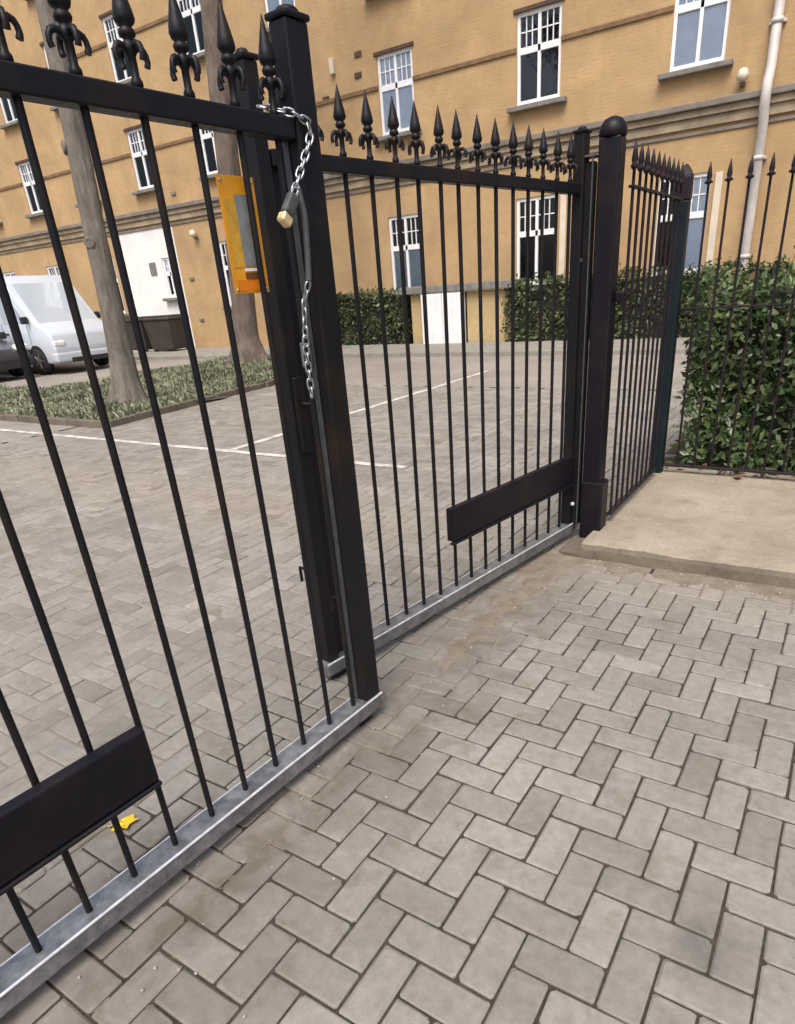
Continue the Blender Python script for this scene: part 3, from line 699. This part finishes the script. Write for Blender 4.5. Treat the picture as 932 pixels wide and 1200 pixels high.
EM = [MB().box((0, 0, .03), (.44, .09, .13), .012).mesh('edging_stone', M['kerb']) for _ in range(1)]
x = -8.95
while x > -18: put('edging_stone', EM[0], edging, (x, 5.47 + rnd.uniform(-.008, .008), rnd.uniform(-.012, .006)), rnd.gauss(0, .012)); x -= .452
y = 5.72; 
while y < 13.4: put('edging_stone', EM[0], edging, (vx_edge(y) + .03, y, rnd.uniform(-.012, .006)), math.pi / 2 + (.13 if y < 9.3 else .4) + rnd.gauss(0, .012)); y += .452

def tree(loc, r0, lean, H_, mat, label, seed):
    rg = random.Random(seed); g = thing('tree', loc, label, 'tree', 'trees on the planted verge')
    pts, rr = [], []
    for i in range(19):
        t = i / 18; z = t * H_; pts.append((lean[0] * t + .05 * math.sin(3 * t + seed), lean[1] * t + .05 * math.cos(4 * t), z - .1 * (i == 0)))
        rr.append(r0 * ((1 - .38 * t) + .7 * math.exp(-z * 3.0)))
    b = MB(); vs = []; nr, ns = 110, 40
    for i in range(nr + 1):
        t = i / nr; z = t * H_ - .1 * (i == 0); u = t * 18; i0 = min(17, int(u)); fr = u - i0; cxx = pts[i0][0] * (1 - fr) + pts[i0 + 1][0] * fr; cyy = pts[i0][1] * (1 - fr) + pts[i0 + 1][1] * fr; rad = rr[i0] * (1 - fr) + rr[i0 + 1] * fr
        for j in range(ns):
            a = 2 * math.pi * j / ns; d = mnoise.fractal(Vector((math.cos(a) * 3.4, math.sin(a) * 3.4, z * 1.1 + seed)), .7, 2, 4) * .09 + mnoise.noise(Vector((math.cos(a) * 1.1, math.sin(a) * 1.1, z * .6 + seed))) * .14
            root = .35 * math.exp(-z * 4) * max(0, math.sin(a * 5 + seed)); q = rad * (1 + d + root); vs.append((cxx + q * math.cos(a), cyy + q * math.sin(a), z))
    b.add(vs, [(i * ns + j, i * ns + (j + 1) % ns, (i + 1) * ns + (j + 1) % ns, (i + 1) * ns + j) for i in range(nr) for j in range(ns)], True)
    tr = b.build('trunk', M[mat], g)
    for kz, ka in ((1.3, 1.2), (2.4, -1.1), (3.6, -2.0)):
        q = r0 * .8; b = MB(); b.lathe([(.03, -.02), (.10, .0), (.085, .03), (.05, .035), (.03, .01)], (0, 0, 0), 9); kn = b.build('knot', M[mat], tr, (lean[0] * kz / H_ + q * math.cos(ka), lean[1] * kz / H_ + q * math.sin(ka), kz)); kn.rotation_euler = (0, math.pi / 2, ka)
    crown = MB(); lb = MB(); tips = []
    for i in range(9):
        a = i * 2.4 + rg.uniform(-.3, .3); ln = rg.uniform(1.8, 3.0); base = Vector(pts[-1]) - Vector((0, 0, rg.uniform(0, 1.2))); d = Vector((math.cos(a), math.sin(a), rg.uniform(.6, 1.5))).normalized()
        p1 = base + d * ln * .5 + Vector((0, 0, .1)); p2 = base + d * ln + Vector((0, 0, .4)); lb.tube([base, p1, p2], [r0 * .4, r0 * .25, .02], 7)
        for _ in range(4):
            d2 = (d + Vector((rg.gauss(0, .6), rg.gauss(0, .6), rg.gauss(.2, .4)))).normalized(); q = p1 + (p2 - p1) * rg.random(); e = q + d2 * rg.uniform(.6, 1.2); lb.tube([q, e], [.025, .008], 5); tips.append(e)
    lb.build('limb', M[mat], g)
    def samp(r):
        c = tips[r.randrange(len(tips))]; v = Vector((r.gauss(0, .35), r.gauss(0, .35), r.gauss(0, .28))); return c + v, v.normalized()
    leaf_cloud(crown, 5000, samp, .13, rg); tag(crown.build('crown', M['tleaf'], g), kind='stuff')
tree((-10.15, 6.85, 0.03), .185, (.36, .22), 7.6, 'bark', 'grey-brown tree trunk rising from the verge beside the pale silver van', 31)
tree((-13.3, 12.7, 0.03), .30, (.95, .2), 10.2, 'bark2', 'thick brown leaning tree trunk on the verge in front of the yellow brick wall', 32)

# ------------------------------------------------------------------ building
WY = 17.5
bd = thing('brick_building', (-15, WY, 0), 'long yellow brick building with white sash windows and grey cornice', 'building')
BO = Vector((-15, WY, 0))
XA, XB = -42.0, 8.0
cols = [-3.8, -7.28, -11.2, -14.75, -18.15, -21.65, -25.1, -28.6, -32.1, -35.6, -39.1, -.2, 3.4, 6.6]
rows = [(1.33, 3.30), (5.17, 6.90), (8.15, 9.88), (11.2, 12.9)]
WW = 1.08
ops = []
for c in cols:
    for ri, (z0, z1) in enumerate(rows):
        if ri == 0 and -24.4 < c < -20.6: continue
        wd = WW
        ops.append((c - wd / 2, c + wd / 2, z0, z1, c, ri))
ops.append((-21.75, -21.15, 1.75, 3.05, -21.45, 9))
xs = sorted(set([XA, XB] + [round(v, 4) for o in ops for v in o[:2]] + [-24.0, -20.85]))
zs = sorted(set([-.05, 13.8, 4.0] + [v for o in ops for v in o[2:4]]))
wl, wr = MB(), MB()
def is_open(x, z): return any(o[0] - 1e-4 < x < o[1] + 1e-4 and o[2] < z < o[3] for o in ops)
L3 = lambda x, y, z: (x - BO.x, y - BO.y, z)
for i in range(len(xs) - 1):
    for j in range(len(zs) - 1):
        xm, zm = (xs[i] + xs[i + 1]) / 2, (zs[j] + zs[j + 1]) / 2
        if is_open(xm, zm): continue
        tgt = wr if (-24.0 < xm < -20.85 and zm < 4.0) else wl
        tgt.quad(L3(xs[i], WY, zs[j]), L3(xs[i + 1], WY, zs[j]), L3(xs[i + 1], WY, zs[j + 1]), L3(xs[i], WY, zs[j + 1]))
DP = .14
for (x0, x1, z0, z1, c, ri) in ops:
    tgt = wr if ri == 9 else wl
    tgt.quad(L3(x0, WY, z0), L3(x0, WY, z1), L3(x0, WY + DP, z1), L3(x0, WY + DP, z0)); tgt.quad(L3(x1, WY, z0), L3(x1, WY + DP, z0), L3(x1, WY + DP, z1), L3(x1, WY, z1))
    tgt.quad(L3(x0, WY, z1), L3(x1, WY, z1), L3(x1, WY + DP, z1), L3(x0, WY + DP, z1)); tgt.quad(L3(x0, WY, z0), L3(x0, WY + DP, z0), L3(x1, WY + DP, z0), L3(x1, WY, z0))
wl.quad(L3(XB, WY, -.05), L3(XB, WY + 9, -.05), L3(XB, WY + 9, 13.8), L3(XB, WY, 13.8)); wl.quad(L3(XA, WY, -.05), L3(XA, WY, 13.8), L3(XA, WY + 9, 13.8), L3(XA, WY + 9, -.05))
wl.quad(L3(XB, WY + 9, -.05), L3(XA, WY + 9, -.05), L3(XA, WY + 9, 13.8), L3(XB, WY + 9, 13.8))
wl.build('wall', M['brick'], bd); tag(wr.build('painted_wall', M['render'], bd), 'white rendered part of the ground floor wall')
rf = MB(); rf.add([L3(XA - .3, WY - .35, 13.8), L3(XB + .3, WY - .35, 13.8), L3(XB + .3, WY + 9.35, 13.8), L3(XA - .3, WY + 9.35, 13.8), L3(XA + 2, WY + 4.5, 17), L3(XB - 2, WY + 4.5, 17)], [(0, 1, 5, 4), (1, 2, 5), (2, 3, 4, 5), (3, 0, 4), (3, 2, 1, 0)]); rf.build('roof', M['slate'], bd)
itr = MB(); itr.quad(L3(XA + .1, WY + .9, 0), L3(XB - .1, WY + .9, 0), L3(XB - .1, WY + .9, 13.7), L3(XA + .1, WY + .9, 13.7)); itr.build('interior_back', M['room'], bd)
cache = {}
def window(x0, x1, z0, z1, ri, style):
    wd, h = x1 - x0, z1 - z0; key = (round(wd, 2), round(h, 2))
    if key not in cache:
        f = MB(); t = .075; y = .07
        f.box((-wd / 2 + t / 2, y, h / 2), (t, .07, h), .006); f.box((wd / 2 - t / 2, y, h / 2), (t, .07, h), .006)
        f.box((0, y, h - t / 2), (wd - 2 * t, .07, t), .006); f.box((0, y, t * .7), (wd - 2 * t, .07, t * 1.4), .006)
        zt = h * .60
        f.box((0, y, zt), (wd - 2 * t, .066, .13), .006); f.box((0, y - .002, h / 2), (.075, .062, h - 2 * t), .006)
        zh = h - t - (zt + .065); px = (wd / 2 - t - .0375)
        for s in (-1, 1):
            cx_ = s * (px / 2 + .0375)
            for q in (1, 2): f.box((cx_ - px / 2 + px * q / 3, y, zt + .065 + zh / 2), (.022, .03, zh))
            f.box((cx_, y + .001, zt + .065 + zh / 2), (px, .028, .022))
        fm = f.mesh('window', M['white'])
        pu = MB().box((0, 0, 0), (px, .006, zh)).mesh('pane', M['glass']); plo = MB().box((0, 0, 0), (px, .006, zt - .065 - t * 1.4)).mesh('pane', M['glass'])
        si = MB().box((0, -.06, -.055), (wd + .36, .26, .10), .015).mesh('sill', M['stone']); li = MB().box((0, -.012, h + .035), (wd + .14, .05, .075), .005).mesh('lintel', M['lintel'])
        bl = [MB().box((0, 0, 0), (px, .01, zt - .065 - t * 1.4)).mesh('blind', M[m]) for m in ('blind', 'blind2')]
        blu = [MB().box((0, 0, 0), (px, .01, zh)).mesh('blind', M[m]) for m in ('blind', 'blind2')]
        cache[key] = (fm, pu, plo, si, li, bl, blu, px, zt, zh, t)
    fm, pu, plo, si, li, bl, blu, px, zt, zh, t = cache[key]
    o = put('window', fm, bd, L3((x0 + x1) / 2, WY, z0))
    for s in (-1, 1):
        cx_ = s * (px / 2 + .0375); zu = zt + .065 + zh / 2; zl = t * 1.4 + (zt - .065 - t * 1.4) / 2
        put('pane', pu, o, (cx_, .082, zu)); put('pane', plo, o, (cx_, .082, zl))
        if style == 'blind' or (style == 'half' and s > 0): put('blind', bl[0], o, (cx_, .10, zl)); put('blind', blu[0], o, (cx_, .10, zu))
        if style == 'net': put('blind', bl[1], o, (cx_, .10, zl))
    put('sill', si, o)
    if ri in (1, 2): put('lintel', li, o)
    return o
styles = {(-11.2, 1): 'blind', (-3.8, 1): 'blind', (-11.2, 0): 'net', (-18.15, 2): 'blind', (-18.15, 1): 'blind', (-21.65, 1): 'blind', (-14.75, 2): 'net', (-25.1, 1): 'net', (-28.6, 1): 'blind', (-21.65, 2): 'net', (-7.28, 2): 'blind', (-3.8, 0): 'half'}
for (x0, x1, z0, z1, c, ri) in ops:
    if ri == 3: st_ = 'none'
    else: st_ = styles.get((c, ri), 'none')
    window(x0, x1, z0, z1, ri, st_)
# bands
def band(z0, z1, proj, mat, nm, xa=XA, xb=XB, bev=.01):
    b = MB(); b.box((((xa + xb) / 2) - BO.x, -proj / 2, (z0 + z1) / 2), (xb - xa, proj, z1 - z0), bev); return b.build(nm, M[mat], bd)
band(4.12, 4.30, .07, 'cornice', 'cornice_lower'); band(4.303, 4.43, .13, 'cornice', 'cornice_middle'); band(4.433, 4.56, .21, 'cornice2', 'cornice_top', bev=.02)
band(3.995, 4.06, .035, 'cornice2', 'cornice_bead')
def segs(z, nm, mat, h, proj, ri):
    edges = sorted([(o[0], o[1]) for o in ops if o[5] == ri]); x = XA
    for a, c in edges + [(XB, XB)]:
        if a - x > .1: band(z, z + h, proj, mat, nm, x, a - .003 if a < XB else a, 0)
        x = c + .003
segs(6.20, 'string_course', 'string', .085, .04, 1); segs(9.2, 'string_course', 'string', .085, .04, 2)
for x0, zt_ in ((-6.70, 3.2), (-3.22, 3.2)):
    b = MB(); b.box((x0 + .13 - BO.x, -.02, 2.16), (.15, .05, 2.2), .008); b.build('jamb_trim', M['cream'], bd)
# downpipe
dp = MB(); dp.tube([L3(-2.36, WY - .13, 0), L3(-2.36, WY - .13, 4.0), L3(-2.36, WY - .30, 4.25), L3(-2.36, WY - .30, 4.62), L3(-2.36, WY - .13, 4.9), L3(-2.36, WY - .13, 13.6)], .095, 12)
dpo = dp.build('downpipe', M['pipe'], bd)
for z in (1.6, 3.4, 5.6, 7.4, 9.2, 11): b = MB(); b.lathe([(.112, -.04), (.115, 0), (.112, .04)], L3(-2.36, WY - .13, z), 12); b.box(L3(-2.36, WY - .04, z), (.3, .08, .05), .005); b.build('pipe_collar', M['pipe'], dpo)
for (x, z) in ((-2.85, 4.72), (-19.65, 3.5)):
    b = MB(); b.box(L3(x, WY - .06, z), (.1, .12, .06), .01); fx = b.build('wall_light', M['stone'], bd); b = MB(); b.lathe([(.05, 0), (.10, .03), (.12, .10), (.08, .2), (.02, .22)], L3(x, WY - .17, z + .03), 10); b.build('lamp_glass', M['cream'], fx)
b = MB(); b.box(L3(-13.15, WY - .05, 6.95), (.14, .1, .34), .015); b.build('alarm_box', M['cream'], bd)
for (x, z) in ((-12.3, 7.05), (-12.35, 6.62), (-13.5, 6.3)): b = MB(); b.box(L3(x, WY - .012, z), (.22, .03, .12), .004); b.build('air_brick', M['lintel'], bd)
b = MB(); b.box(L3(-22.3, WY - .02, 2.75), (.34, .04, .4), .006); b.build('wall_plate', M['stone'], bd)
for (x, z) in ((-20.3, 2.3), (-20.2, .95), (-20.4, 4.9)): b = MB(); b.box(L3(x, WY - .02, z), (.22, .05, .09), .006); b.build('air_brick', M['stone'], bd)

# ------------------------------------------------------------------ brick bin store
bs = thing('brick_store', (-8.88, 16.4, 0), 'small pale brick store with white double doors and flat grey roof', 'shed')
b = MB(); b.box((-1.16, 0, .65), (.36, .7, 1.3)); b.box((.95, 0, .65), (1.2, .7, 1.3)); b.box((-.32, .32, .65), (1.3, .06, 1.3)); b.build('wall', M['brick2'], bs)
for s in (-1, 1):
    b = MB(); b.box((-.32 + s * .315, -.42, .665), (.62, .14, 1.27), .008)
    for q in range(4): b.box((-.32 + s * .315 - .225 + .15 * q, -.495, .665), (.138, .014, 1.2), .004)
    b.build('door', M['white'], bs)
b = MB(); b.box((.05, 0, 1.41), (3.3, 1.0, .18), .02); b.build('roof_slab', M['stone'], bs)

# ------------------------------------------------------------------ vehicles and bins
def wheel(parent, x, y, r_, wd):
    w_ = MB(); prof = [(r_ * .6, -wd / 2), (r_ * .93, -wd / 2), (r_, -wd * .3), (r_, wd * .3), (r_ * .93, wd / 2), (r_ * .6, wd / 2)]
    w_.lathe(prof, (0, 0, 0), 20); ty = w_.build('wheel', M['rubber'], parent, (x, y, r_)); ty.rotation_euler = (math.pi / 2, 0, 0)
    h_ = MB(); h_.lathe([(r_ * .62, -wd * .52), (r_ * .6, wd * .40), (r_ * .45, wd * .46), (r_ * .12, wd * .56), (r_ * .05, wd * .57)], (0, 0, 0), 20)
    for q in range(5): a = q * 2 * math.pi / 5; h_.box((r_ * .34 * math.cos(a), r_ * .34 * math.sin(a), wd * .5), (r_ * .5, r_ * .12, wd * .14), .01, Matrix.Rotation(a, 3, 'Z'))
    h_.build('rim', M['rim'], ty)
def vehicle(loc, label, cat, body, prof, glass_side, ws, L, Wd, wb, wr_, name):
    g = thing(name, loc, label, cat)      # nose at local +x, side -y faces the gate; origin under the nose
    bm = extrude_profile(prof, 0, Wd, .07); bmput(bm, 'body', M[body], g)
    for poly in glass_side:
        for y in (-.006, Wd - .010):
            bm = extrude_profile(poly, y, y + .016, .004); bmput(bm, 'side_window', M['cglass'], g, False)
    (xa, za), (xb, zb) = ws; b = MB(); n_ = Vector((zb - za, 0, -(xb - xa))).normalized() * (.012 if zb > za else .012)
    if n_.x < 0: n_ = -n_
    b.quad(Vector((xa, .14, za)) + n_, Vector((xa, Wd - .14, za)) + n_, Vector((xb, Wd - .2, zb)) + n_, Vector((xb, .2, zb)) + n_); b.build('windscreen', M['cglass'], g)
    for x in wb:
        wheel(g, x, .1, wr_, .22); wheel(g, x, Wd - .1, wr_, .22)
        bm = extrude_profile([(x + (wr_ + .07) * math.cos(R(a)), wr_ + (wr_ + .07) * math.sin(R(a))) for a in range(0, 181, 15)] + [(x - wr_ - .07, .18), (x + wr_ + .07, .18)], -.004, .02, 0); bmput(bm, 'wheel_arch', M['trimb'], g, False)
    b = MB(); b.box((-.1, Wd / 2, .42), (.28, Wd + .03, .26), .06); b.build('front_bumper', M['carw' if body == 'carw' else 'trimb'], g)
    b = MB(); b.box((.045, Wd / 2, .33), (.02, Wd * .6, .12), .008); b.build('lower_grille', M['trimb'], g)
    for y in (.18, Wd - .18):
        b = MB(); b.box((-.10, y, .76), (.26, .34, .16), .05); b.build('headlight', M['lamp'], g)
    for y, s in ((-.11, -1), (Wd + .11, 1)):
        b = MB(); b.box((ws[0][0] - .25, y, ws[0][1] + .10), (.12, .2, .18), .04); b.build('mirror', M['trimb'], g)
    b = MB(); b.box((-L / 2, -.002, .3), (L * .42, .03, .12), .01); b.build('sill_trim', M['trimb'], g)
    hz = prof[4][1]
    for x in (-1.02, -2.28, -3.4):
        b = MB(); b.box((x, -.001, (hz + .42) / 2 + .05), (.012, .012, hz - .42)); b.build('door_seam', M['trimb'], g)
    for x in (-2.1, -2.5): b = MB(); b.box((x, -.012, hz - .22), (.17, .03, .035), .008); b.build('door_handle', M['trimb'], g)
    b = MB(); b.box((-2.2, -.006, .62), (2.4, .02, .07), .008); b.build('rub_strip', M['trimb'], g)
    return g
vp = [(-.02, .35), (.03, .62), (-.06, 1.0), (-.35, 1.18), (-.62, 1.28), (-1.5, 2.28), (-1.9, 2.5), (-4.8, 2.56), (-5.05, 2.4), (-5.1, .4), (-4.9, .26), (-.2, .26)]
vehicle((-17.9, 10.35, .02), 'pale silver van parked behind the verge tree', 'van', 'carw', vp,
        [[(-.98, 1.33), (-1.62, 2.03), (-2.15, 2.1), (-2.15, 1.3)]], ((-.62, 1.28), (-1.5, 2.28)), 5.1, 1.95, (-.9, -4.1), .34, 'van')
cpf = [(-.02, .3), (.02, .55), (-.1, .74), (-.9, .9), (-1.15, .95), (-1.85, 1.38), (-2.3, 1.46), (-3.3, 1.42), (-3.9, 1.0), (-4.1, .9), (-4.15, .35), (-3.95, .24), (-.2, .24)]
vehicle((-18.45, 8.3, .02), 'dark grey car whose bonnet shows in front of the pale silver van', 'car', 'card', cpf,
        [[(-1.3, .98), (-1.9, 1.34), (-2.4, 1.38), (-2.4, .98)], [(-2.5, .98), (-2.5, 1.38), (-3.25, 1.36), (-3.6, .98)]], ((-1.15, .95), (-1.85, 1.38)), 4.15, 1.7, (-.8, -3.3), .3, 'car')
def wheelie(loc, label):
    g = thing('refuse_bin', loc, label, 'bin', 'dark refuse bins by the white wall')
    b = MB(); b.lathe([(.62, .16), (.66, .2), (.78, 1.02), (.80, 1.06), (.78, 1.06)], (0, 0, 0), 4, False, 1.18, .78, .5); b.build('body', M['bin'], g)
    b = MB(); b.box((0, 0, 1.12), (1.34, .92, .10), .04); b.box((0, .02, 1.19), (1.2, .7, .06), .03); b.build('lid', M['bin'], g)
    for x in (-.45, .45):
        for y in (-.3, .3): b = MB(); b.lathe([(.05, -.025), (.085, -.02), (.085, .02), (.05, .025)], (0, 0, 0), 12); o = b.build('wheel', M['rubber'], g, (x, y, .086)); o.rotation_euler = (math.pi / 2, 0, .3)
    b = MB(); b.tube([(-.66, -.3, .95), (-.74, -.3, .95), (-.74, .3, .95), (-.66, .3, .95)], .018, 6); b.build('handle', M['trimb'], g)
wheelie((-21.25, 15.6, .0), 'dark refuse bin under the small window of the white wall')
wheelie((-19.75, 15.55, .0), 'dark refuse bin nearer the yellow brick, beside its twin')
